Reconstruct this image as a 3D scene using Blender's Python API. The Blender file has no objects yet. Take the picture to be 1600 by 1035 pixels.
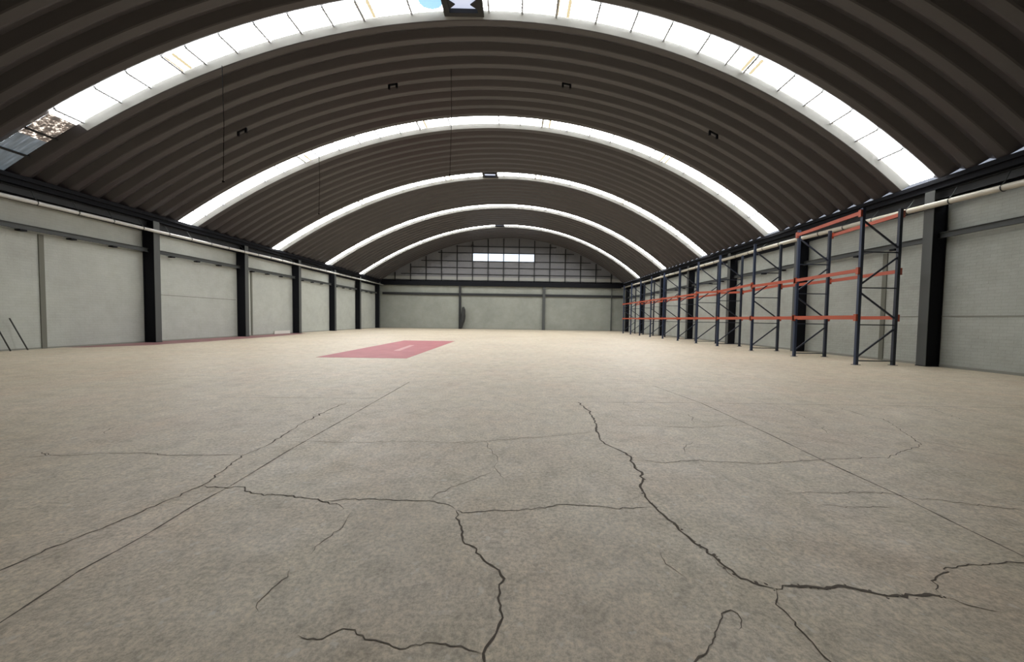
import bpy, math, random
from mathutils import Vector, Matrix
random.seed(7)
sc = bpy.context.scene
COL = sc.collection

# ---------------------------------------------------------------- camera
cam_d = bpy.data.cameras.new('camera')
cam = bpy.data.objects.new('camera', cam_d)
COL.objects.link(cam)
R_ = (0.999853674518793, -0.008878693070029814, 0.014621845322515523)
U_ = (-0.01427685138580324, 0.03774987180772593, 0.9991852274193248)
F_ = (0.009423431740881482, 0.9992477750727636, -0.037617588258107196)
cam.matrix_world = Matrix(((R_[0], U_[0], -F_[0], 0), (R_[1], U_[1], -F_[1], 0),
                           (R_[2], U_[2], -F_[2], 1.2), (0, 0, 0, 1)))
cam_d.sensor_width = 36
cam_d.sensor_fit = 'HORIZONTAL'
cam_d.lens = 556.4575 / 1600 * 36
cam_d.shift_x = -(812.95 - 800) / 1600
cam_d.shift_y = (519.85 - 517.5) / 1600
cam_d.clip_end = 300
sc.camera = cam

# ---------------------------------------------------------------- world and exposure
w = bpy.data.worlds.new('sky'); sc.world = w; w.use_nodes = True
wn = w.node_tree.nodes; wl = w.node_tree.links
bg = wn['Background']
sky = wn.new('ShaderNodeTexSky'); sky.sky_type = 'PREETHAM'; sky.turbidity = 6.0
sky.sun_direction = (0.3, -0.3, 0.9)
mx = wn.new('ShaderNodeMix'); mx.data_type = 'RGBA'; mx.inputs[0].default_value = 0.6
mx.inputs[7].default_value = (0.80, 0.90, 1.0, 1)
wl.new(sky.outputs[0], mx.inputs[6]); wl.new(mx.outputs[2], bg.inputs[0])
bg.inputs[1].default_value = 6.0
sc.view_settings.view_transform = 'Standard'
sc.view_settings.look = 'None'
sc.view_settings.gamma = 1
sc.view_settings.exposure = 1.54
sc.view_settings.use_curve_mapping = False
try:
    sc.cycles.max_bounces = 8; sc.cycles.diffuse_bounces = 6
    sc.cycles.sample_clamp_indirect = 6.0
except Exception: pass
SKYLIGHT = 9.0          # what a daylit skylight sheet gives off

# ---------------------------------------------------------------- geometry of the hall (metres)
XL, XR, YE, YF = -15.57, 12.23, 40.29, -3.1
XC, ZC = -1.0161, -9.5687
Y0, PW = 10.32, 0.61
def rr(dx):
    d = dx / 10
    return 19.9168 + .09 * d**4 - .15 * d**3
def arc_pt(th, off=0.0):
    r = 19.92
    for _ in range(6): r = rr(r * math.sin(th))
    r += off
    return XC + r * math.sin(th), ZC + r * math.cos(th)
def roofz(x, off=0.0):
    dx = x - XC
    return ZC + math.sqrt((rr(dx) + off)**2 - dx * dx)
TH_L = math.asin((-16.25 - XC) / 20.93)
TH_R = math.asin((11.95 - XC) / 19.85)

# ---------------------------------------------------------------- materials
MATS = {}
def mat(name, col, rough=.6, metal=0.0, emit=None, es=0.0):
    m = bpy.data.materials.new(name); m.use_nodes = True
    b = m.node_tree.nodes['Principled BSDF']
    b.inputs['Base Color'].default_value = (*col, 1)
    b.inputs['Roughness'].default_value = rough
    b.inputs['Metallic'].default_value = metal
    if emit:
        b.inputs['Emission Color'].default_value = (*emit, 1)
        b.inputs['Emission Strength'].default_value = es
    MATS[name] = m
    return m
def nodes(m): return m.node_tree.nodes, m.node_tree.links, m.node_tree.nodes['Principled BSDF']
def noise(m, scale, detail=6, rough=.6, vec=None, dist=0.0):
    n, l, b = nodes(m)
    t = n.new('ShaderNodeTexNoise'); t.inputs['Scale'].default_value = scale
    t.inputs['Detail'].default_value = detail; t.inputs['Roughness'].default_value = rough
    t.inputs['Distortion'].default_value = dist
    if vec: l.new(vec, t.inputs['Vector'])
    return t.outputs['Fac']
def coords(m, scale=(1, 1, 1)):
    n, l, b = nodes(m)
    tc = n.new('ShaderNodeTexCoord'); mp = n.new('ShaderNodeMapping')
    mp.inputs['Scale'].default_value = scale
    l.new(tc.outputs['Object'], mp.inputs['Vector'])
    return mp.outputs['Vector']
def ramp(m, fac, stops):
    n, l, b = nodes(m)
    r = n.new('ShaderNodeValToRGB'); e = r.color_ramp.elements
    while len(e) < len(stops): e.new(.5)
    for k, (p, c) in enumerate(stops):
        e[k].position = p; e[k].color = (*c, 1) if len(c) == 3 else c
    l.new(fac, r.inputs[0]); return r.outputs[0]
def mixc(m, a, b_, fac, mode='MIX'):
    n, l, b = nodes(m)
    x = n.new('ShaderNodeMix'); x.data_type = 'RGBA'; x.blend_type = mode
    for s, i in ((a, 6), (b_, 7)):
        if isinstance(s, tuple): x.inputs[i].default_value = (*s, 1)
        else: l.new(s, x.inputs[i])
    if isinstance(fac, float): x.inputs[0].default_value = fac
    else: l.new(fac, x.inputs[0])
    return x.outputs[2]
def bump(m, h, strength=.3, dist=.01):
    n, l, b = nodes(m)
    x = n.new('ShaderNodeBump'); x.inputs['Strength'].default_value = strength
    x.inputs['Distance'].default_value = dist
    l.new(h, x.inputs['Height']); l.new(x.outputs[0], b.inputs['Normal'])

# concrete floor
m = mat('concrete_floor', (.4, .36, .31), .62)
n, l, b = nodes(m); v = coords(m)
big = ramp(m, noise(m, .35, 5, .6, v), [(.3, (.455, .380, .285)), (.5, (.505, .430, .320)), (.72, (.545, .470, .362))])
tint = ramp(m, noise(m, 1.1, 4, .55, coords(m, (1, .8, 1))), [(.32, (.97, .99, .97)), (.5, (1, 1, 1)), (.68, (1.04, .99, .975))])
c1 = mixc(m, big, tint, .8, 'MULTIPLY')
mid = ramp(m, noise(m, 5.5, 8, .72, v, .6), [(.36, (.78, .775, .76)), (.5, (1, 1, 1)), (.64, (1.15, 1.14, 1.12))])
c2 = mixc(m, c1, mid, .8, 'MULTIPLY')
fine = ramp(m, noise(m, 42, 8, .8, v), [(.42, (.66, .655, .64)), (.5, (1, 1, 1)), (.60, (1.30, 1.29, 1.27))])
c3 = mixc(m, c2, fine, .75, 'MULTIPLY')
fine2 = ramp(m, noise(m, 17, 9, .78, v, 1.2), [(.40, (.76, .755, .74)), (.5, (1, 1, 1)), (.61, (1.16, 1.155, 1.14))])
c3 = mixc(m, c3, fine2, .5, 'MULTIPLY')
spk = ramp(m, noise(m, 16, 4, .5, v), [(.62, (0, 0, 0)), (.70, (.55, .55, .55))])
c4 = mixc(m, c3, (.62, .58, .50), spk)
l.new(c4, b.inputs['Base Color'])
l.new(ramp(m, noise(m, 3, 5, .6, v), [(.3, (.40, .40, .40)), (.7, (.58, .58, .58))]), b.inputs['Roughness'])
bump(m, noise(m, 30, 8, .75, v), .25, .006)
mat('crack_dark', (.100, .080, .060), .9)
m = mat('joint_dark', (.125, .103, .080), .9)

# faded red floor paint
m = mat('red_floor_paint', (.42, .13, .14), .55)
n, l, b = nodes(m); v = coords(m)
l.new(ramp(m, noise(m, 1.6, 7, .7, v), [(.3, (.29, .062, .072)), (.55, (.36, .085, .095)), (.78, (.40, .15, .15))]), b.inputs['Base Color'])
m = mat('worn_red_floor_paint', (.30, .15, .14), .6)
n, l, b = nodes(m); v = coords(m)
l.new(ramp(m, noise(m, 1.3, 7, .7, v), [(.35, (.20, .085, .085)), (.6, (.24, .12, .115)), (.8, (.34, .25, .21))]), b.inputs['Base Color'])
mat('pale_pink_paint', (.50, .27, .26), .6)

# painted brick walls: pale, slightly green
def wall_mat(name, axis, base, dark):
    m = mat(name, base, .85); n, l, b = nodes(m)
    tc = n.new('ShaderNodeTexCoord'); sp = n.new('ShaderNodeSeparateXYZ'); cb = n.new('ShaderNodeCombineXYZ')
    l.new(tc.outputs['Object'], sp.inputs[0])
    l.new(sp.outputs[axis], cb.inputs[0]); l.new(sp.outputs[2], cb.inputs[1])
    br = n.new('ShaderNodeTexBrick'); l.new(cb.outputs[0], br.inputs['Vector'])
    br.inputs['Scale'].default_value = 1.0; br.inputs['Brick Width'].default_value = .27
    br.inputs['Row Height'].default_value = .085; br.inputs['Mortar Size'].default_value = .007
    br.inputs['Mortar Smooth'].default_value = .4
    br.inputs['Color1'].default_value = (1, 1, 1, 1); br.inputs['Color2'].default_value = (.93, .93, .93, 1)
    br.inputs['Mortar'].default_value = (.84, .84, .84, 1)
    c = ramp(m, noise(m, .5, 5, .6, tc.outputs['Object']), [(.3, dark), (.6, base)])
    st = ramp(m, noise(m, 2.2, 7, .7, tc.outputs['Object']), [(.3, (.88, .87, .84)), (.6, (1, 1, 1))])
    c = mixc(m, c, st, .8, 'MULTIPLY')
    c = mixc(m, c, br.outputs['Color'], .9 if 'right' in name else .5, 'MULTIPLY')
    l.new(c, b.inputs['Base Color'])
    mp = n.new('ShaderNodeMath'); mp.operation = 'ADD'
    l.new(br.outputs['Color'], mp.inputs[0]); l.new(noise(m, 9, 6, .7, tc.outputs['Object']), mp.inputs[1])
    bump(m, mp.outputs[0], .9 if 'right' in name else .5, .014)
    return m
wall_mat('painted_brick_left', 1, (.43, .445, .40), (.38, .39, .355))
wall_mat('painted_brick_right', 1, (.40, .415, .375), (.34, .355, .32))
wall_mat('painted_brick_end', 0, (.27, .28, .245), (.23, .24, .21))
mat('wall_dark_line', (.22, .22, .19), .9)  # dark line on the walls and along their foot
mat('concrete_trim', (.135, .135, .11), .85)
mat('pale_gable_band', (.26, .26, .24), .85)

# roof steel
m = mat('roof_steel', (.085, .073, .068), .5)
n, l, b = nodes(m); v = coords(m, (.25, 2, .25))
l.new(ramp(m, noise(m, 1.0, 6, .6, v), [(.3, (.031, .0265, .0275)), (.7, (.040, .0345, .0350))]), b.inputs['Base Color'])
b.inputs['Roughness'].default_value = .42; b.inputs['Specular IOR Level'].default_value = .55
m = mat('roof_steel_lit', (.25, .25, .235), .5)  # roof steel lightened: skylight glow painted into the colour
m = mat('gable_steel', (.15, .15, .155), .55)
n, l, b = nodes(m)
wv = n.new('ShaderNodeTexWave'); wv.bands_direction = 'X'; wv.inputs['Scale'].default_value = 2.2
l.new(coords(m), wv.inputs['Vector']); bump(m, wv.outputs['Fac'], .4, .02)
mat('black_steel', (.0045, .0050, .0075), .75).node_tree.nodes['Principled BSDF'].inputs['Specular IOR Level'].default_value = .2
mat('dark_steel', (.008, .009, .010), .65)
mat('bounce_gutter_metal', (.75, .77, .80), .4)
mat('grey_primer_steel', (.060, .064, .060), .6)
mat('rail_steel', (.050, .054, .052), .6)
mat('white_pipe', (.48, .445, .37), .4)
mat('white_pipe_clean', (.50, .49, .46), .4)
mat('wire', (.004, .004, .004), 1.0).node_tree.nodes['Principled BSDF'].inputs['Specular IOR Level'].default_value = 0.0
mat('rack_blue', (.012, .023, .055), .45)
mat('rack_dark_blue', (.010, .015, .030), .5)
mat('rack_orange', (.36, .062, .024), .42)
mat('tarp', (.020, .021, .020), .8)
mat('pale_board', (.62, .60, .54), .8)
mat('black_rod', (.03, .03, .028), .6)
mat('skylight_bar', (.30, .31, .33), .6)

mat('skylight_sheet', (.5, .5, .5), .4, 0, (.985, .995, 1.0), SKYLIGHT)
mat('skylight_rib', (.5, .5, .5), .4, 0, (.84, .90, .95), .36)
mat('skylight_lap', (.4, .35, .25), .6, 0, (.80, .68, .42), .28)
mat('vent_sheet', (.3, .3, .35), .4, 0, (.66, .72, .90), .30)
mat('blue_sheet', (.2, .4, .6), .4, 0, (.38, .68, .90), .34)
# leaf litter and painted-in outside shade dim the lowest sheets of the nearest skylight
m = mat('littered_shaded_sheet', (.12, .12, .12), .5, 0, (1, 1, 1), 1.0)
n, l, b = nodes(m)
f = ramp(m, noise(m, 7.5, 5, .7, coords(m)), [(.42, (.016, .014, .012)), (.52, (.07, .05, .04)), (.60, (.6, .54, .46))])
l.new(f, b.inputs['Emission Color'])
m = mat('shaded_sheet', (.12, .13, .14), .5, 0, (1, 1, 1), 1.0)  # outside shade painted in as a weak grey glow
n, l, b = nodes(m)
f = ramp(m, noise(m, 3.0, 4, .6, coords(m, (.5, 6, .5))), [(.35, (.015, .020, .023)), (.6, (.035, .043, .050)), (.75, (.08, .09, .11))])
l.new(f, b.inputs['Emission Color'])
# clear tinted window pane in the gable
m = bpy.data.materials.new('gable_pane'); m.use_nodes = True; MATS['gable_pane'] = m
nn, ll = m.node_tree.nodes, m.node_tree.links
nn.remove(nn['Principled BSDF'])
tr = nn.new('ShaderNodeBsdfTransparent'); tr.inputs[0].default_value = (.34, .35, .365, 1)
gl = nn.new('ShaderNodeBsdfGlossy'); gl.inputs[1].default_value = .1
ms = nn.new('ShaderNodeMixShader'); ms.inputs[0].default_value = .04
ll.new(tr.outputs[0], ms.inputs[1]); ll.new(gl.outputs[0], ms.inputs[2])
ll.new(ms.outputs[0], nn['Material Output'].inputs[0])

m2 = m.copy(); m2.name = 'sky_dimmer'; MATS['sky_dimmer'] = m2  # tint for the added strip that dims daylight at the eave
for q in m2.node_tree.nodes:
    if q.type == 'BSDF_TRANSPARENT': q.inputs[0].default_value = (.175, .172, .178, 1)

# ---------------------------------------------------------------- mesh helper
class MB:
    def __init__(s): s.v = []; s.f = []; s.mi = []; s.sm = []
    def quad(s, pts, mi=0, smooth=False):
        k = len(s.v); s.v += [tuple(p) for p in pts]; s.f.append(tuple(range(k, k + len(pts)))); s.mi.append(mi); s.sm.append(smooth)
    def hexa(s, p, mi=0):
        # p: 8 points, bottom ring 0-3 then top ring 4-7
        k = len(s.v); s.v += [tuple(q) for q in p]
        for f in ((3, 2, 1, 0), (4, 5, 6, 7), (0, 1, 5, 4), (1, 2, 6, 5), (2, 3, 7, 6), (3, 0, 4, 7)):
            s.f.append(tuple(k + i for i in f)); s.mi.append(mi); s.sm.append(False)
        return s
    def box(s, x0, x1, y0, y1, z0, z1, mi=0):
        return s.hexa([(x0, y0, z0), (x1, y0, z0), (x1, y1, z0), (x0, y1, z0),
                       (x0, y0, z1), (x1, y0, z1), (x1, y1, z1), (x0, y1, z1)], mi)
    def bar(s, a, b, w, h, up=(0, 0, 1), mi=0):
        a, b = Vector(a), Vector(b); d = (b - a).normalized(); up = Vector(up)
        r = d.cross(up)
        if r.length < 1e-4: r = d.cross(Vector((1, 0, 0)))
        r.normalize(); u = r.cross(d).normalized(); r = r * w / 2; u = u * h / 2
        return s.hexa([a - r - u, a + r - u, b + r - u, b - r - u, a - r + u, a + r + u, b + r + u, b - r + u], mi)
    def tube(s, pts, rad, seg=10, mi=0, caps=True):
        pts = [Vector(p) for p in pts]; rings = []; k0 = len(s.v)
        if not isinstance(rad, (list, tuple)): rad = [rad] * len(pts)
        for i, p in enumerate(pts):
            d = (pts[min(i + 1, len(pts) - 1)] - pts[max(i - 1, 0)]).normalized()
            ref = Vector((0, 0, 1)) if abs(d.z) < .9 else Vector((1, 0, 0))
            r = d.cross(ref).normalized(); u = r.cross(d).normalized()
            for j in range(seg):
                a = 2 * math.pi * j / seg
                s.v.append(tuple(p + r * (math.cos(a) * rad[i]) + u * (math.sin(a) * rad[i])))
        for i in range(len(pts) - 1):
            for j in range(seg):
                j2 = (j + 1) % seg
                s.f.append((k0 + i * seg + j, k0 + i * seg + j2, k0 + (i + 1) * seg + j2, k0 + (i + 1) * seg + j)); s.mi.append(mi); s.sm.append(True)
        if caps:
            s.f.append(tuple(k0 + j for j in range(seg))[::-1]); s.mi.append(mi); s.sm.append(False)
            e = k0 + (len(pts) - 1) * seg
            s.f.append(tuple(e + j for j in range(seg))); s.mi.append(mi); s.sm.append(False)
        return s
    def build(s, name, mats, parent=None, org=(0, 0, 0), bevel=0):
        me = bpy.data.meshes.new(name)
        me.from_pydata([(v[0] - org[0], v[1] - org[1], v[2] - org[2]) for v in s.v], [], s.f)
        for mm in (mats if isinstance(mats, (list, tuple)) else [mats]): me.materials.append(MATS[mm])
        me.polygons.foreach_set('material_index', s.mi); me.polygons.foreach_set('use_smooth', s.sm)
        me.update()
        o = bpy.data.objects.new(name, me); COL.objects.link(o)
        if parent: o.parent = parent
        else: o.location = org
        if bevel:
            md = o.modifiers.new('bevel', 'BEVEL'); md.width = bevel; md.segments = 2; md.limit_method = 'ANGLE'
        return o
def tag(o, label=None, cat=None, group=None, kind=None):
    if label: o['label'] = label
    if cat: o['category'] = cat
    if group: o['group'] = group
    if kind: o['kind'] = kind
    return o
def empty(name, loc):
    o = bpy.data.objects.new(name, None); o.location = loc; o.empty_display_size = .2
    COL.objects.link(o); return o
def copy_tree(o, parent=None):
    c = o.copy(); COL.objects.link(c)
    if parent: c.parent = parent
    for ch in o.children: copy_tree(ch, c)
    return c
CRACKS = [(1.0,[(0.762,5.132),(0.903,5.139),(0.957,4.704),(0.945,4.361),(0.934,4.065),(0.875,3.677),(0.851,3.518),(0.899,3.357),(0.979,3.212),(1.023,3.091),(0.995,2.938),(0.997,2.729),(0.958,2.618),(0.906,2.525),(0.89,2.376),(0.906,2.26),(0.928,2.133),(0.954,2.032),(0.971,1.935),(1.0,1.846),(1.025,1.774),(1.038,1.694),(1.057,1.637),(1.101,1.588),(1.15,1.565),(1.186,1.55)]),(0.45,[(1.007,1.759),(1.008,1.703),(1.026,1.658),(1.047,1.612)]),(1.0,[(1.186,1.55),(1.28,1.571),(1.363,1.564),(1.412,1.553),(1.497,1.573),(1.566,1.547),(1.623,1.525),(1.663,1.514),(1.727,1.507),(1.783,1.519),(1.902,1.52)]),(0.6,[(1.902,1.52),(1.916,1.554),(1.958,1.581),(1.961,1.61),(2.008,1.631),(2.059,1.653),(2.121,1.671),(2.114,1.688),(2.144,1.702),(2.266,1.717),(2.388,1.723),(2.49,1.739),(2.591,1.74),(2.74,1.751)]),(0.35,[(1.902,1.52),(1.936,1.481),(1.985,1.454),(2.064,1.422)]),(0.55,[(1.186,1.55),(1.153,1.498),(1.119,1.463),(1.13,1.43),(1.134,1.374),(1.124,1.338),(1.128,1.283),(1.122,1.24),(1.13,1.208),(1.126,1.17)]),(0.5,[(0.608,1.167),(0.645,1.206),(0.668,1.225),(0.7,1.237),(0.728,1.268),(0.757,1.294),(0.795,1.336),(0.833,1.38),(0.878,1.422),(0.908,1.432),(0.925,1.416),(0.922,1.381),(0.883,1.337)]),(0.3,[(0.762,1.816),(0.751,1.709),(0.784,1.656),(0.808,1.61)]),(0.7,[(-2.203,2.458),(-2.021,2.452),(-1.92,2.464),(-1.774,2.375),(-1.6,2.352),(-1.417,2.33),(-1.264,2.283),(-1.118,2.238),(-1.06,2.186)]),(0.55,[(-1.239,2.276),(-1.145,2.294),(-0.859,2.308),(-0.645,2.295),(-0.562,2.297),(-0.427,2.251),(-0.368,2.191)]),(0.8,[(-0.368,2.191),(-0.352,2.098),(-0.318,2.032),(-0.277,1.882),(-0.212,1.829),(-0.145,1.721),(-0.068,1.655),(-0.042,1.601),(-0.063,1.542),(-0.065,1.487),(-0.045,1.404),(-0.063,1.316),(-0.085,1.275),(-0.104,1.232),(-0.097,1.201),(-0.091,1.163)]),(0.4,[(-0.562,2.297),(-0.54,2.383),(-0.467,2.457),(-0.399,2.536),(-0.265,2.665),(-0.15,2.782)]),(0.4,[(-0.274,3.48),(-0.257,3.271),(-0.168,3.087),(-0.144,2.947),(-0.169,2.843),(-0.133,2.747),(-0.069,2.615)]),(0.45,[(-0.368,2.191),(-0.322,2.155),(-0.095,2.188),(0.106,2.199),(0.275,2.264),(0.358,2.266),(0.48,2.252),(0.638,2.224),(0.871,2.244)]),(0.75,[(-2.399,1.564),(-2.379,1.629),(-2.364,1.727),(-2.335,1.853),(-2.279,2.045),(-2.244,2.233),(-2.194,2.448),(-2.207,2.566),(-2.271,2.789),(-2.32,3.054),(-2.292,3.29),(-2.327,3.524),(-2.383,3.932),(-2.395,4.642),(-2.314,5.007)]),(0.4,[(-4.112,2.84),(-4.039,2.934),(-3.897,2.965),(-4.052,3.046),(-3.889,2.979),(-3.684,2.985),(-3.526,3.033),(-3.158,3.044),(-2.906,3.008),(-2.496,3.034),(-2.309,3.039)]),(0.3,[(-2.231,3.378),(-1.496,3.367),(-1.025,3.418),(-0.649,3.395),(-0.283,3.443),(-0.034,3.507),(0.292,3.596),(0.745,3.735),(0.866,3.76)]),(0.35,[(0.959,4.041),(1.429,4.035),(1.846,3.979),(2.144,3.99),(2.474,4.052),(2.97,4.121)]),(0.45,[(1.073,3.007),(1.274,2.958),(1.521,3.02),(2.097,2.967),(2.478,3.032),(2.746,3.082),(3.383,3.144),(3.731,3.327),(4.078,3.494),(4.166,3.63),(4.27,3.797),(4.475,4.105),(4.665,4.436),(4.562,4.581),(4.626,5.023)]),(0.5,[(4.224,3.712),(4.189,3.591),(4.367,3.414),(4.529,3.253),(4.644,3.164)]),(0.35,[(1.93,2.46),(2.209,2.466),(2.631,2.475),(2.854,2.389),(3.207,2.286),(3.336,2.257)]),(0.4,[(1.551,5.214),(1.597,4.909)]),(0.4,[(2.024,4.859),(2.055,4.624),(2.225,4.538),(2.18,4.329),(2.108,4.138)]),(0.35,[(1.775,3.511),(1.641,3.364),(1.535,3.166)]),(0.4,[(1.024,4.953),(1.141,5.073),(1.234,5.157)]),(0.4,[(5.958,5.052),(5.708,4.48),(5.727,4.129),(5.904,4.038)]),(0.3,[(3.761,5.17),(3.727,4.702),(3.651,4.254),(3.378,3.766)]),(0.4,[(-0.808,1.302),(-0.761,1.284),(-0.726,1.284),(-0.681,1.311),(-0.655,1.331),(-0.603,1.326),(-0.549,1.285),(-0.473,1.273),(-0.406,1.248),(-0.354,1.266),(-0.285,1.274),(-0.189,1.262),(-0.104,1.232)]),(0.3,[(-0.999,2.157),(-0.976,1.99),(-1.023,1.845),(-1.031,1.743)]),(0.35,[(-1.059,1.652),(-1.036,1.602),(-1.061,1.532),(-1.064,1.478),(-1.055,1.428),(-1.024,1.403)]),(0.35,[(-4.065,3.501),(-4.181,3.659),(-4.26,3.787)]),(0.25,[(2.011,2.289),(2.248,2.269),(2.516,2.282)])]
JOINTS = [(0.7,[(-1.973,1.25),(-1.976,1.347),(-2.018,1.633),(-2.004,1.78),(-1.998,1.932),(-2.013,2.199),(-1.993,2.472),(-2.017,3.137),(-2.003,4.021),(-1.988,6.619)]),(0.9,[(2.536,6.548),(2.732,5.196),(2.734,4.353),(2.732,3.785),(2.696,3.024),(2.705,2.458),(2.672,2.066),(2.662,1.79),(2.663,1.659)]),(0.3,[(1.158,5.153),(2.781,5.199),(4.671,5.178),(7.473,5.126)]),(0.25,[(-4.339,5.179),(-2.88,5.22),(-2.039,5.225)])]

# ================================================================ FLOOR with its cracks and joints
fl = MB()
fl.quad([(XL - .2, YF - .2, 0), (XR + .2, YF - .2, 0), (XR + .2, YE + .2, 0), (XL - .2, YE + .2, 0)])
def ribbon(mb, pts, wid, jag, mi, z, rnd):
    P = []
    for a, b in zip(pts[:-1], pts[1:]):
        a, b = Vector((*a, 0)), Vector((*b, 0)); L = (b - a).length
        dist = max(1.2, (a.y + b.y) / 2)
        n = max(1, int(L / (.013 * dist)))
        for i in range(n):
            t = i / n; q = a.lerp(b, t)
            if i and jag: 
                nrm = Vector((-(b - a).y, (b - a).x, 0)).normalized()
                q += nrm * rnd.gauss(0, 1) * jag * dist
            P.append(q)
    P.append(Vector((*pts[-1], 0)))
    for i in range(len(P)):
        pass
    W = []
    ww = 1.0
    for i, q in enumerate(P):
        ww = .5 * ww + .5 * rnd.uniform(.3, 1.7)
        end = min(1, (i + .3) / 3, (len(P) - 1 - i + .3) / 3)
        W.append(wid * ww * (end if jag else 1) * (1 + .15 * max(0, q.y - 1.5)))
    side = []
    for i, q in enumerate(P):
        d = (P[min(i + 1, len(P) - 1)] - P[max(i - 1, 0)])
        nrm = Vector((-d.y, d.x, 0)).normalized()
        side.append((q + nrm * W[i] / 2 + Vector((0, 0, z)), q - nrm * W[i] / 2 + Vector((0, 0, z))))
    for i in range(len(P) - 1):
        mb.quad([side[i][1], side[i + 1][1], side[i + 1][0], side[i][0]], mi)
rnd = random.Random(3)
for wq, L in CRACKS:
    ribbon(fl, L, (.0024 if wq < .6 else .0014) + .0120 * wq ** 1.9, .0032, 1 if wq > .5 else 2, .0012, rnd)
    if wq > .9:   # crumbled edges of the widest cracks
        for (a, b) in zip(L[:-1], L[1:]):
            for _ in range(2):
                t = rnd.random(); x = a[0] + (b[0] - a[0]) * t + rnd.gauss(0, .008); y = a[1] + (b[1] - a[1]) * t + rnd.gauss(0, .008)
                r = rnd.uniform(.004, .010)
                fl.quad([(x + r * math.cos(q) * rnd.uniform(.6, 1.3), y + r * math.sin(q) * rnd.uniform(.6, 1.3), .001) for q in [k * math.pi / 3 for k in range(6)]], 1)
for wq, L in JOINTS:
    ribbon(fl, L, .004 + .007 * wq, 0, 2, .001, rnd)
tag(fl.build('floor', ['concrete_floor', 'crack_dark', 'joint_dark']), kind='structure')

# ================================================================ WALLS
def struct(name, mb, m, **k): return tag(mb.build(name, m, **k), kind='structure')
struct('wall_left', MB().box(XL - .2, XL, YF, YE, 0, 3.72).box(XL - .2, XL - .04, YF, YE, 3.72, 5.30), 'painted_brick_left')
struct('wall_right', MB().box(XR, XR + .2, YF, YE, 0, 3.55).box(XR + .04, XR + .2, YF, YE, 3.55, 4.70), 'painted_brick_right')
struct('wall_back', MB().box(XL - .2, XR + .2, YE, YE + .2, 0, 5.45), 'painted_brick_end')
struct('wall_front', MB().box(XL - .2, XR + .2, YF - .2, YF, 0, 5.3), 'painted_brick_end')
# gable sheets above the end walls; the far one has the window opening
WX0, WX1, WZ0, WZ1 = -5.04, 1.86, 7.66, 8.48
def gable(y, hole):
    g = MB(); N = 120; xs = [XL - .1 + (XR + .15 - XL + .05) * i / N for i in range(N + 1)]
    if hole: xs = sorted(set([x for x in xs if min(abs(x - WX0), abs(x - WX1)) > .03] + [WX0, WX1]))
    for a, b in zip(xs[:-1], xs[1:]):
        za, zb = roofz(a, .02), roofz(b, .02)
        za, zb = max(za, 5.25), max(zb, 5.25)
        for yy in (y, y + .06):
            if hole and a >= WX0 - 1e-6 and b <= WX1 + 1e-6:
                g.quad([(a, yy, 5.2), (b, yy, 5.2), (b, yy, WZ0), (a, yy, WZ0)])
                g.quad([(a, yy, WZ1), (b, yy, WZ1), (b, yy, zb), (a, yy, za)])
            else: g.quad([(a, yy, 5.2), (b, yy, 5.2), (b, yy, zb), (a, yy, za)])
    return g
struct('wall_gable', gable(YE, True), 'gable_steel')
struct('wall_gable_front', gable(YF - .06, False), 'gable_steel')
struct('trim_1', MB().box(XL + .5, XR - .4, YE - .05, YE, 5.50, 5.86), 'pale_gable_band')  # paler band along the foot of the gable
struct('trim_2', MB().box(XL, XL + .03, 11.78, 11.91, 0, 3.72), 'concrete_trim')
struct('trim_3', MB().box(XL, XL + .03, 20.98, 21.10, 0, 3.72), 'concrete_trim')
struct('trim_4', MB().box(XR - .03, XR, 11.74, 11.88, 0, 3.55), 'concrete_trim')
struct('trim_5', MB().box(XR - .04, XR, 10.43, 10.72, 0, 4.75), 'concrete_trim')
struct('trim_6', MB().box(XR - .012, XR, YF, 10.2, 1.44, 1.47).box(XR - .012, XR, 10.72, YE, 1.44, 1.47), 'wall_dark_line')
struct('trim_7', MB().box(XL, XL + .006, 15.5, 19.9, 2.02, 2.04), 'concrete_trim')
struct('base_strip_right', MB().box(XR - .015, XR, YF, YE, 0, .07), 'wall_dark_line')  # dark strips along the foot of the walls
struct('base_strip_left', MB().box(XL, XL + .015, YF, YE, 0, .05), 'wall_dark_line')
struct('base_strip_back', MB().box(XL, XR, YE - .02, YE, 0, .12), 'wall_dark_line')

# ================================================================ ROOF (arched trapezoid sheets)
NS = 120
TH = [TH_L + (TH_R - TH_L) * i / NS for i in range(NS + 1)]
roof = MB()
prof = [(0, 0), (.165, -.135), (.195, -.15), (.37, -.15), (.41, -.138), (.61, 0)]
cache = {off: [arc_pt(t, off) for t in TH] for off in set(q[1] for q in prof)}
for k in range(-22, 49):
    if k % 10 == 0 and k >= 0: continue
    y = Y0 + PW * k
    i_lo = min(i for i in range(NS + 1) if TH[i] * 19.92 > -12.9) if k == 1 else 0
    for j, ((ya, oa), (yb, ob)) in enumerate(zip(prof[:-1], prof[1:])):
        k0 = len(roof.v)
        for i in range(NS + 1):
            roof.v.append((cache[oa][i][0], y + ya, cache[oa][i][1])); roof.v.append((cache[ob][i][0], y + yb, cache[ob][i][1]))
        for i in range(NS):
            q = k0 + 2 * i
            roof.f.append((q, q + 1, q + 3, q + 2)); roof.sm.append(True)
            roof.mi.append(1 if (k % 10 == 1 and k > 0 and j < 1 and i >= i_lo) else 0)  # painted glow on slopes past each skylight, left off beside the dim sheets
y = Y0 + PW * 49
for i in range(NS):
    a, c = cache[0][i], cache[0][i + 1]
    roof.quad([(a[0], y, a[1]), (a[0], YE + .1, a[1]), (c[0], YE + .1, c[1]), (c[0], y, c[1])])
struct('ceiling', roof, ['roof_steel', 'roof_steel_lit'])

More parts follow.
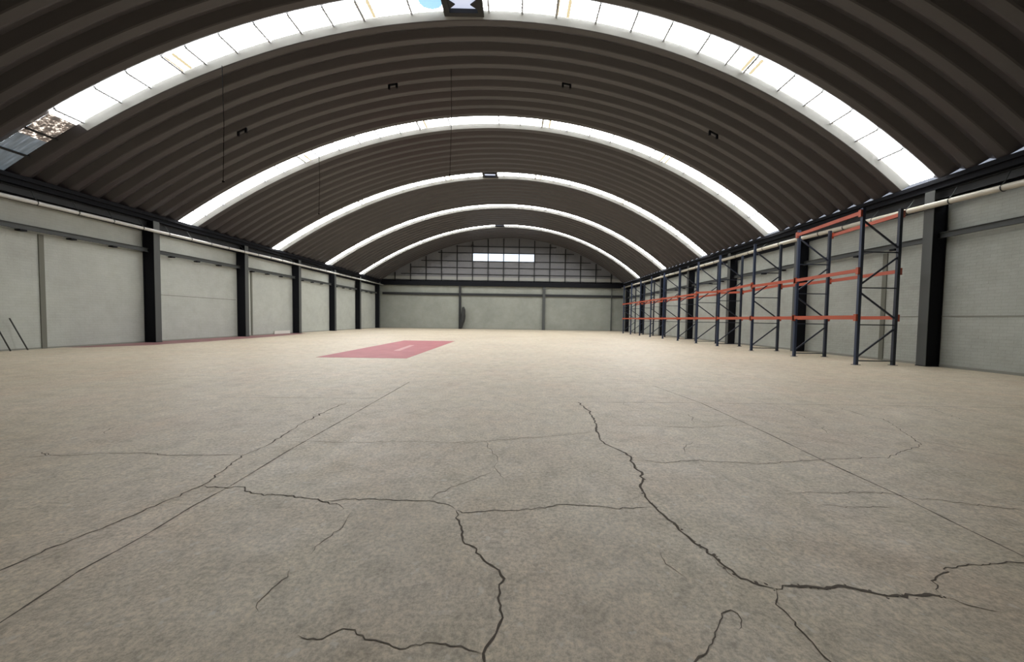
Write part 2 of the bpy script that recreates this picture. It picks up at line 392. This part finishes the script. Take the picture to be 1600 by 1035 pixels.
# ================================================================ SKYLIGHTS
S2T = 1 / 19.92
BARS = [-14.44, -13.5, -12.55, -11.3, -10.33, -9.26, -8.55, -7.56, -6.54, -5.57, -4.59, -3.66, -2.24, 0.05, 1.04,
        2.06, 3.25, 4.33, 5.35, 6.46, 7.36, 7.96, 9.14, 10.06, 11.06, 12.0, 12.92]
LAPS = [(-9.24, -8.98), (-3.66, -3.34), (2.07, 2.40), (7.88, 8.14)]
def arc_strip(mb, s0, s1, ya, yb, off, mi=0, n=None):
    n = n or max(1, int((s1 - s0) / .35))
    for i in range(n):
        a = arc_pt((s0 + (s1 - s0) * i / n) * S2T, off); b = arc_pt((s0 + (s1 - s0) * (i + 1) / n) * S2T, off)
        mb.quad([(a[0], ya, a[1]), (a[0], yb, a[1]), (b[0], yb, b[1]), (b[0], ya, b[1])], mi)
def arc_bar(mb, s, y0, y1, w, off0, off1, mi=0):
    P = []
    for off in (off0, off1):
        a = arc_pt(s * S2T - w / 2 * S2T, off); b = arc_pt(s * S2T + w / 2 * S2T, off)
        P += [(a[0], y0, a[1]), (b[0], y0, b[1]), (b[0], y1, b[1]), (a[0], y1, a[1])]
    mb.hexa(P, mi)
SL, SR = TH_L * 19.92, TH_R * 19.92
for num, k in enumerate((0, 10, 20, 30, 40), 1):
    y = Y0 + PW * k
    win = tag(empty('window_%d' % num, (XC, y, 5.3)), kind='structure'); og = (XC, y, 5.3)
    start = -12.75 if k == 0 else SL
    mb = MB(); ribs = MB()
    gaps = {0: (-1.28, -.10), 20: (-1.3, -.35), 40: (-1.25, -.35)}.get(k)
    segs = [(start, SR)] if not gaps else [(start, gaps[0]), (gaps[1], SR)]
    for s0, s1 in segs:
        arc_strip(mb, s0, s1, y, y + PW, 0)
        if num < 4:
            for q in (.11, .22, .33, .44, .54):
                arc_strip(ribs, s0, s1, y + q - .014, y + q + .014, -.012)
    mb.build('pane', 'skylight_sheet', win, og)
    if num < 4: tag(ribs.build('pane_rib', 'skylight_rib', win, og), 'thin pale corrugation ribs of the sheet')
    if k == 0:
        g = MB(); arc_strip(g, -13.75, -12.75, y, y + PW, 0); tag(g.build('pane', 'littered_shaded_sheet', win, og), 'lower sheet littered with leaves, outside shade painted in')
        g = MB(); arc_strip(g, SL, -13.75, y, y + PW, 0); tag(g.build('pane', 'shaded_sheet', win, og), 'grey lowest sheet dimmed by painted-in shade')
        # round blue sheet beside the ridge ventilator
        g = MB(); cx, cyy = -1.27, y + .22
        pts = []
        for j in range(24):
            a = 2 * math.pi * j / 24
            s = -1.58 + .36 * math.cos(a); yy = cyy + .30 * math.sin(a)
            s = min(s, -1.29); yy = max(yy, y + .01)
            p = arc_pt(s * S2T, -.02); pts.append((p[0], yy, p[1]))
        g.quad(pts); tag(g.build('patch', 'blue_sheet', win, og), 'round pale blue patch beside the ridge ventilator')
    if num <= 5:
        for s in BARS:
            if gaps and gaps[0] - .05 < s < gaps[1] + .05: continue
            g = MB(); dark = (k == 0 and s < -12.6)
            arc_bar(g, s, y - .02, y + PW + (.09 if dark else .03), (.06 if dark else .052), -.055, -.015)
            g.build('glazing_bar', 'dark_steel' if dark else 'skylight_bar', win, og)
        if num <= 3:
            for a, b in LAPS:
                g = MB(); arc_strip(g, a - .05, a + .05, y + .01, y + PW - .01, -.016, n=1); arc_strip(g, b - .05, b + .05, y + .01, y + PW - .01, -.016, n=1)
                tag(g.build('lap_joint', 'skylight_lap', win, og), 'yellowed double lap joint')
# ridge ventilators, set into the first, third and fifth skylights
def vent(y, s0, s1, label, big):
    c = arc_pt((s0 + s1) / 2 * S2T, 0); og = (c[0], y + .3, c[1])
    r = tag(empty('roof_ventilator', og), label, 'roof vent', 'square ridge ventilators set into the skylights')
    xa, xb = c[0] + (s0 - (s0 + s1) / 2), c[0] + (s1 - (s0 + s1) / 2)
    y0, y1 = y - .04, y + .70; z0, z1 = c[1] - .12, c[1] + .04; t = .17 if big else .13
    MB().box(xa, xa + t, y0, y1, z0, z1).box(xb - t, xb, y0, y1, z0, z1).box(xa + t, xb - t, y0, y0 + t * .8, z0, z1).box(xa + t, xb - t, y1 - t * .8, y1, z0, z1).build('frame', 'dark_steel', r, og)
    MB().box(xa + t * .8, xb - t * .8, y0 + t * .7, y1 - t * .7, z1 - .03, z1 - .01).build('pane', 'vent_sheet', r, og)
    if big:
        ym = (y0 + y1) / 2
        for sx, xe in ((1, xa + t), (-1, xb - t)):
            g = MB(); P = [(xe, ym - .16, z0 + .03), (xe + sx * .20, ym, z0 + .03), (xe, ym + .16, z0 + .03)]
            if sx < 0: P = P[::-1]
            g.quad(P[::-1]); g.quad([(p[0], p[1], p[2] + .03) for p in P])
            for i in range(3):
                a, b = P[i], P[(i + 1) % 3]; g.quad([a, b, (b[0], b[1], b[2] + .03), (a[0], a[1], a[2] + .03)])
            g.build('gusset', 'dark_steel', r, og)
vent(Y0, -1.28, -.10, 'square dark framed ridge ventilator in the skylight nearest the camera', True)
vent(Y0 + 12.2, -1.3, -.35, 'small dark ridge ventilator in the third skylight from the camera', False)
vent(Y0 + 24.4, -1.25, -.35, 'small dark ridge ventilator in the farthest skylight', False)

# ================================================================ STEEL COLUMNS
CY = [10.30 + 4.83 * k for k in range(7)]
CYL = [10.33, 15.15, 20.10, 24.98, 29.80, 34.55, 39.35]
CYR = [10.28, 15.12, 19.98, 24.78, 29.55, 34.30, 39.0]
LI, RI = -15.10, 11.82
def column(x_in, x_out, yc, label, grp):
    xa, xb = min(x_in, x_out), max(x_in, x_out); og = ((xa + xb) / 2, yc, 0)
    r = tag(empty('steel_column', og), label, 'column', grp)
    sg = 1 if x_in < x_out else -1; t = .018; h = .125; top = 5.04
    fi = sorted((x_in, x_in + sg * t)); fo = sorted((x_out, x_out - sg * t)); wx = sorted((x_in + sg * t, x_out - sg * t))
    tag(MB().box(fi[0], fi[1], yc - h, yc + h, .02, top).build('flange', 'grey_primer_steel', r, og), 'grey flange facing the hall')
    MB().box(fo[0], fo[1], yc - h, yc + h, .02, top if sg < 0 else 4.75).build('flange', 'black_steel', r, og)
    MB().box(wx[0], wx[1], yc - h * .72, yc - h * .72 + .02, .02, top if sg < 0 else 4.75).build('web', 'black_steel', r, og)
    MB().box(xa, xb, yc - h - .02, yc + h + .02, 0, .02).build('base_plate', 'black_steel', r, og)
ordn = ['nearest the camera', 'second from the camera', 'third from the camera', 'fourth from the camera', 'third from the far end', 'next to last before the far end', 'last one in the far corner']
for i, yc in enumerate(CYL[1:], 1):
    column(LI, XL, yc, 'black steel H column on the left wall, ' + ['', 'nearest the camera of those in view', 'second in view from the camera', 'third in view from the camera', 'fourth in view from the camera', 'next to last before the far corner', 'last one in the far left corner'][i], 'steel columns along the left wall')
for i, yc in enumerate(CYR):
    column(RI, XR, yc, 'dark steel H column on the right wall, ' + ['bare one nearest the camera beyond the rack end', 'behind the second rack frame', 'third from the camera', 'fourth from the camera', 'fifth from the camera', 'next to last before the far corner', 'last one in the far right corner'][i], 'steel columns along the right wall')

# ================================================================ EAVE BEAMS
def eave(x_in, sg, label):
    og = (x_in, (YF + YE) / 2, 5.05)
    r = tag(empty('eave_beam', og), label, 'beam')
    e = 11.80 if sg > 0 else -15.14
    o_ = 11.91 if sg > 0 else -15.50
    a = sorted((x_in - sg * .07, o_)); g = MB().box(a[0], a[1], YF, YE, 5.10, 5.31)
    a = sorted((e, o_)); g.box(a[0], a[1], YF, YE, 5.22, 5.345 if sg < 0 else 5.335); a = sorted((x_in - sg * .10, x_in + sg * .2)); g.box(a[0], a[1], YF, YE, 5.06, 5.095)
    g.build('girder', 'black_steel', r, og)
    a = sorted((x_in + sg * .10, x_in + sg * .16)); b = sorted((x_in + sg * .04, x_in + sg * .16))
    tag(MB().box(a[0], a[1], YF, YE, 4.80, 5.02).box(b[0], b[1], YF, YE, 4.80, 4.82).box(b[0], b[1], YF, YE, 5.02, 5.04).build('channel', 'dark_steel', r, og), 'lower dark channel set back under the girder')
    a = sorted((x_in + sg * .18, x_in + sg * .22)); MB().box(a[0], a[1], YF, YE, 4.62, 5.14).build('shade_plate', 'black_steel', r, og)  # black plate stands in for the shadow under the girder
eave(11.95, 1, 'long black steel beam along the top of the right wall')
eave(-15.30, -1, 'long black steel beam along the top of the left wall')
og = (-1.7, YE - .2, 4.8)
r = tag(empty('end_beam', og), 'black steel beam across the far wall under the gable', 'beam')
MB().box(XL + .3, XR - .3, YE - .28, YE - .02, 4.83, 5.34).build('girder', 'black_steel', r, og)
og = (-1.7, YE - .1, 3.8)
tag(MB().box(XL + .45, XR - .35, YE - .16, YE - .02, 3.76, 4.02).build('wall_rail', 'dark_steel', org=og), 'dark horizontal rail across the far wall below the beam', 'rail')
for xa, xb, mt, lb in ((-6.58, -6.30, 'dark_steel', 'dark steel post on the far wall with the rolled tarp beside it'), (2.80, 3.14, 'rail_steel', 'grey steel post on the far wall right of centre'), (10.55, 10.65, 'rail_steel', 'thin post on the far wall near the right corner')):
    MBo = MB().box(xa, xb, YE - .26, YE - .02, 0, .03).box(xa + .02, xb - .02, YE - .24, YE - .16, .03, 4.83).box(xa + .02, xb - .02, YE - .155, YE - .14, .03, 3.76).box((xa + xb) / 2 - .01, (xa + xb) / 2 + .01, YE - .20, YE - .02, .03, 3.75)
    tag(MBo.build('wall_post', mt, org=((xa + xb) / 2, YE - .1, 0)), lb, 'post')

# unseen gutter added outside the right eave to bounce daylight under the roof
tag(MB().box(12.18, 12.65, YF, YE, 4.92, 4.94).box(12.65, 12.67, YF, YE, 4.92, 5.12).build('bounce_gutter', 'bounce_gutter_metal', org=(12.4, 15, 4.92)), kind='structure')
struct('sky_dimmer_strip', MB().box(11.925, 11.935, YF, YE, 5.30, 5.47), 'sky_dimmer')  # added strip, dims the sky showing through the roof grooves
# gable framing
og = (-1.6, YE - .1, 5.9)
r = tag(empty('gable_frame', og), 'grid of dark steel bars over the arched gable of the far wall', 'frame')
for j, x in enumerate([-13.74 + 1.733 * i for i in range(15)]):
    g = MB().box(x - .055, x + .055, YE - .10, YE - .02, 5.36, roofz(x, -.16)); g.build('upright_bar', 'dark_steel', r, og)
for z in (6.13, 6.87, WZ0 - .05, WZ1 + .05, 9.25):
    hw = math.sqrt((19.9 - .25)**2 - (z - ZC)**2); c0 = XC - .15
    x0 = max(XC - hw - .25, XL + .4); x1 = min(XC + hw - .35, XR - .4)
    while roofz(x0, -.15) < z: x0 += .05
    while roofz(x1, -.15) < z: x1 -= .05
    MB().box(x0, x1, YE - .085, YE - .02, z - .04, z + .04).build('cross_bar', 'dark_steel', r, og)
w8 = tag(empty('window_6', ((WX0 + WX1) / 2, YE, WZ0)), kind='structure'); og = ((WX0 + WX1) / 2, YE, WZ0)
xs = [WX0, -3.36, -1.62, .11, WX1]
for a, b in zip(xs[:-1], xs[1:]):
    MB().box(a, b, YE + .02, YE + .03, WZ0, WZ1).build('pane', 'gable_pane', w8, og)

# ================================================================ WALL RAILS between the columns, with their small brackets
def rail(x, y0, y1, z, ys, label, grp, sg):
    og = (x, (y0 + y1) / 2, z)
    r = tag(empty('wall_rail', og), label, 'rail', grp)
    MB().box(x - .012, x + .012, y0, y1, z - .08, z + .08).box(*sorted((x, x - sg * .06)), y0, y1, z + .068, z + .08).box(*sorted((x, x - sg * .06)), y0, y1, z - .08, z - .068).build('channel', 'rail_steel', r, og)
    for yy in ys:
        MB().box(*sorted((x - sg * .05, x + sg * .13)), yy - .08, yy + .08, z - .13, z - .08).build('bracket', 'black_steel', r, og)
names = ['nearest the camera', 'second from the camera', 'third from the camera', 'fourth from the camera', 'fifth from the camera', 'sixth from the camera', 'seventh, ending in the far corner']
Lc = [YF + .2] + CYL; Rc = [YF + .2] + CYR
for i in range(1, 7):
    y0, y1 = Lc[i] + .02, Lc[i + 1] + .01
    if i == 1: y0 = 5.6
    rail(XL + .16, y0 if i > 1 else 5.6, y1 - .07, 3.84, [y for y in [10.05 + 1.26 * j + 4.83 * (i - 1) for j in range(1, 4)] if y0 < y < y1], 'horizontal grey rail on the left wall, ' + names[i - 1] , 'horizontal rails between the left columns', -1)
for i in range(0, 7):
    y0, y1 = (4.2 if i == 0 else Rc[i] + .02), Rc[i + 1] - .09
    rail(XR - .15, y0, y1, 3.66 + (.1 if i == 0 else .05), [y for y in [8.95 + 4.83 * (i - 1) + j * 1.25 for j in range(0, 4)] if y0 + .2 < y < y1 - .2], 'horizontal grey rail on the right wall, ' + names[i], 'horizontal rails between the right columns', 1)

# ================================================================ DRAIN PIPES and their hooks
def pipe(x, pts, rad, mt, hy, sg, label):
    og = (x, pts[0][0], pts[0][1])
    r = tag(empty('drain_pipe', og), label, 'pipe')
    MB().tube([(x, y, z) for y, z in pts], rad, 14).build('pipe', mt, r, og)
    def zat(y):
        for (a, za), (b, zb) in zip(pts[:-1], pts[1:]):
            if a <= y <= b: return za + (zb - za) * (y - a) / (b - a)
        return pts[-1][1]
    for y in hy:
        if min(abs(y - c) for c in (CYR if sg > 0 else CYL)) < .22: continue
        z = zat(y); P = [(x + sg * .16, y + .02, 5.0 if sg < 0 else 5.0)]
        P = [(x + sg * .22, y + .05, 4.99), (x + sg * .05, y, z + rad + .10)]
        for k in range(9):
            a = math.pi * .42 - math.pi * 1.35 * k / 8 * (1)
            P.append((x + sg * math.cos(a) * (rad + .012) * -1, y, z + math.sin(a) * (rad + .012)))
        MB().tube(P, .011, 6).build('hook', 'rail_steel', r, og)
pipe(11.72, [(2.0, 4.43), (8.4, 4.545), (10.3, 4.60), (15, 4.72), (22, 4.76), (30, 4.80), (40.0, 4.84)], .078, 'white_pipe', [5.49 + 1.05 * k for k in range(0, 32)], 1, 'long white drain pipe slung under the beam on the right side')
pipe(-15.0, [(2.0, 4.50), (10.7, 4.585), (15, 4.615), (21, 4.68), (30, 4.74), (40.0, 4.80)], .062, 'white_pipe_clean', [8.2 + 1.05 * k for k in range(0, 29)], -1, 'long white drain pipe slung under the beam on the left side')

# ================================================================ PALLET RACK along the right wall
FX, BX = 9.99, 11.09
FR = [10.36, 12.70, 15.05, 17.62, 19.72, 22.0, 24.3, 26.6, 28.9, 31.2, 33.4]
og = ((FX + BX) / 2, 22, 0)
rack = tag(empty('pallet_rack', og), 'long empty pallet rack of blue upright frames and orange beams along the right wall', 'pallet rack')
def frame(yf, yb, H):
    br = MB()
    def d(z0, z1, w=.045):
        br.bar((FX, yf, z0), (BX, yb, z1), w, .03, up=(0, 1, 0))
    for z in (.12, 1.18, 2.26, 3.30): d(z, z, .030)
    for z0, z1 in ((.22, 1.08), (2.14, 1.36), (2.34, 3.18), (4.22, 3.42)): d(z0, z1)
    o = br.build('upright_frame', 'rack_dark_blue', rack, og)
    for x, y, mt in ((FX, yf, 'rack_blue'), (BX, yb, 'rack_dark_blue')):
        w, t, dd = .085, .012, .07
        g = MB().box(x - w / 2, x + w / 2, y - dd / 2, y - dd / 2 + t, .012, H).box(x - w / 2, x - w / 2 + t, y - dd / 2 + t, y + dd / 2, .012, H).box(x + w / 2 - t, x + w / 2, y - dd / 2 + t, y + dd / 2, .012, H)
        g.box(x - .08, x + .08, y - .07, y + .07, 0, .012)
        p = g.build('post', mt, o, og)
for i, yf in enumerate(FR):
    frame(yf, yf, 4.56 if i == 0 else 4.50)
BZ = {0: ((1.40, 1.40), (2.76, 2.72), (4.42, 4.33))}
for i in range(len(FR) - 1):
    lv = BZ.get(i, ((1.39, 1.39), (2.73, 2.73)))
    if i in (2, 3): lv = ((1.39, 1.39), (2.70, 2.80) if i == 3 else (2.80, 2.70))
    for j, (za, zb) in enumerate(lv):
        for x, dx in ((FX - .07, 0), (BX + .07, 0)):
            g = MB().bar((x, FR[i] + .03, za), (x, FR[i + 1] - .03, zb), .045, .105)
            s_ = -1 if x < 10.5 else 1
            g.box(x - .03, x + .03, FR[i] - .035, FR[i] + .045, za - .11, za + .09).box(x - .03, x + .03, FR[i + 1] - .045, FR[i + 1] + .03, zb - .11, zb + .09)
            g.build('load_beam', 'rack_orange', rack, og)

# ================================================================ FLOOR PAINT
og = (-4.55, 14.5, 0)
r = tag(empty('floor_marking', og), 'big faded red painted rectangle on the open concrete floor', 'floor marking')
MB().box(-5.86, -3.22, 10.42, 18.55, .0005, .004).build('paint', 'red_floor_paint', r, og)
g = MB(); g.hexa([(-4.40, 12.7, .004), (-4.18, 12.7, .004), (-4.42, 15.4, .004), (-4.62, 15.4, .004), (-4.40, 12.7, .006), (-4.18, 12.7, .006), (-4.42, 15.4, .006), (-4.62, 15.4, .006)])
tag(g.build('paint_dash', 'pale_pink_paint', r, og), 'pale pink dash on the red paint')
g = MB(); pts = [(-15.50, 12.3), (-14.9, 12.4), (-13.95, 13.6), (-13.75, 16), (-13.85, 20), (-14.1, 22.5), (-14.4, 24.6), (-15.50, 24.9)]
g.quad([(x, y, .004) for x, y in pts])
tag(g.build('floor_marking', 'worn_red_floor_paint', org=(-14.7, 18, 0)), 'long worn red painted strip on the floor along the left wall', 'floor marking')

# ================================================================ SMALL THINGS
for xt, yt, zt, xb, yb, zb, ln in ((-15.50, 10.66, 1.0, -15.22, 10.82, .0, 'dark thin rod leaning on the left wall, at the picture edge'), (-15.50, 11.02, 1.0, -15.22, 11.20, .0, 'dark thin rod leaning on the left wall, the one nearer the grey wall strip')):
    tag(MB().tube([(xb, yb, zb + .012), (xt, yt, zt)], .016, 8).build('rod', 'black_rod', org=(xb, yb, 0)), ln, 'rod', None)
# rolled tarp beside the post on the far wall
g = MB(); pts = []; rad = []
for i in range(15):
    t = i / 14; z = .02 + 2.45 * t
    pts.append((-6.33 + .33 * math.sin(min(1, t * 1.25) * math.pi * .55) + .02 * math.sin(t * 17), YE - .45, z))
    rad.append(.10 + .15 * math.sin(math.pi * min(1, t * .92 + .03)) * (1 if t < .95 else .6) + .012 * math.sin(t * 23))
g.tube(pts, rad, 14)
tag(g.build('rolled_tarp', 'tarp', org=(-6.2, YE - .45, 0)), 'dark rolled up tarp standing against a post on the far wall', 'tarp')
tag(MB().bar((XL + .06, 22.9, .11), (XL + .16, 24.3, .11), .03, .2).build('board', 'pale_board', org=(XL + .1, 23.6, 0)), 'pale board lying on edge at the foot of the left wall', 'board')
# suspended wires
for x, y, z0, lb in ((-8.93, Y0 + .7, 5.25, 'thin dark wire hanging from the left part of the nearest skylight'), (-2.49, 13.12, 6.4, 'thin dark wire hanging from the ridge near the middle'), (-9.02, 16.39, 5.85, 'thin dark wire hanging left, beside the second skylight')):
    zt = roofz(x, -.16) - .01
    g = MB(); g.tube([(x, y, zt), (x + .03, y, (zt + z0) / 2), (x - .02, y, z0)], .009, 6).box(x - .045, x + .005, y - .02, y + .02, z0 - .04, z0)
    tag(g.build('wire', 'wire', org=(x, y, zt)), lb, 'wire')
# small paired brackets under the roof
for x, lb in ((-10.33, 'left of centre, farthest left'), (-4.74, 'just left of the ridge'), (1.72, 'just right of the ridge'), (7.29, 'farthest right')):
    y = 13.62; z = roofz(x, -.15); g = MB()
    for dx in (-.14, .14):
        xx = x + dx; zz = roofz(xx, -.15)
        g.box(xx - .035, xx + .035, y - .03, y + .03, zz - .16, zz + .01)
    g.bar((x - .17, y, roofz(x - .17, -.15) - .02), (x + .17, y, roofz(x + .17, -.15) - .02), .05, .03)
    tag(g.build('roof_bracket', 'black_steel', org=(x, y, z)), 'small dark paired bracket under the roof arch, ' + lb, 'bracket', 'small brackets under the roof between the first two skylights')
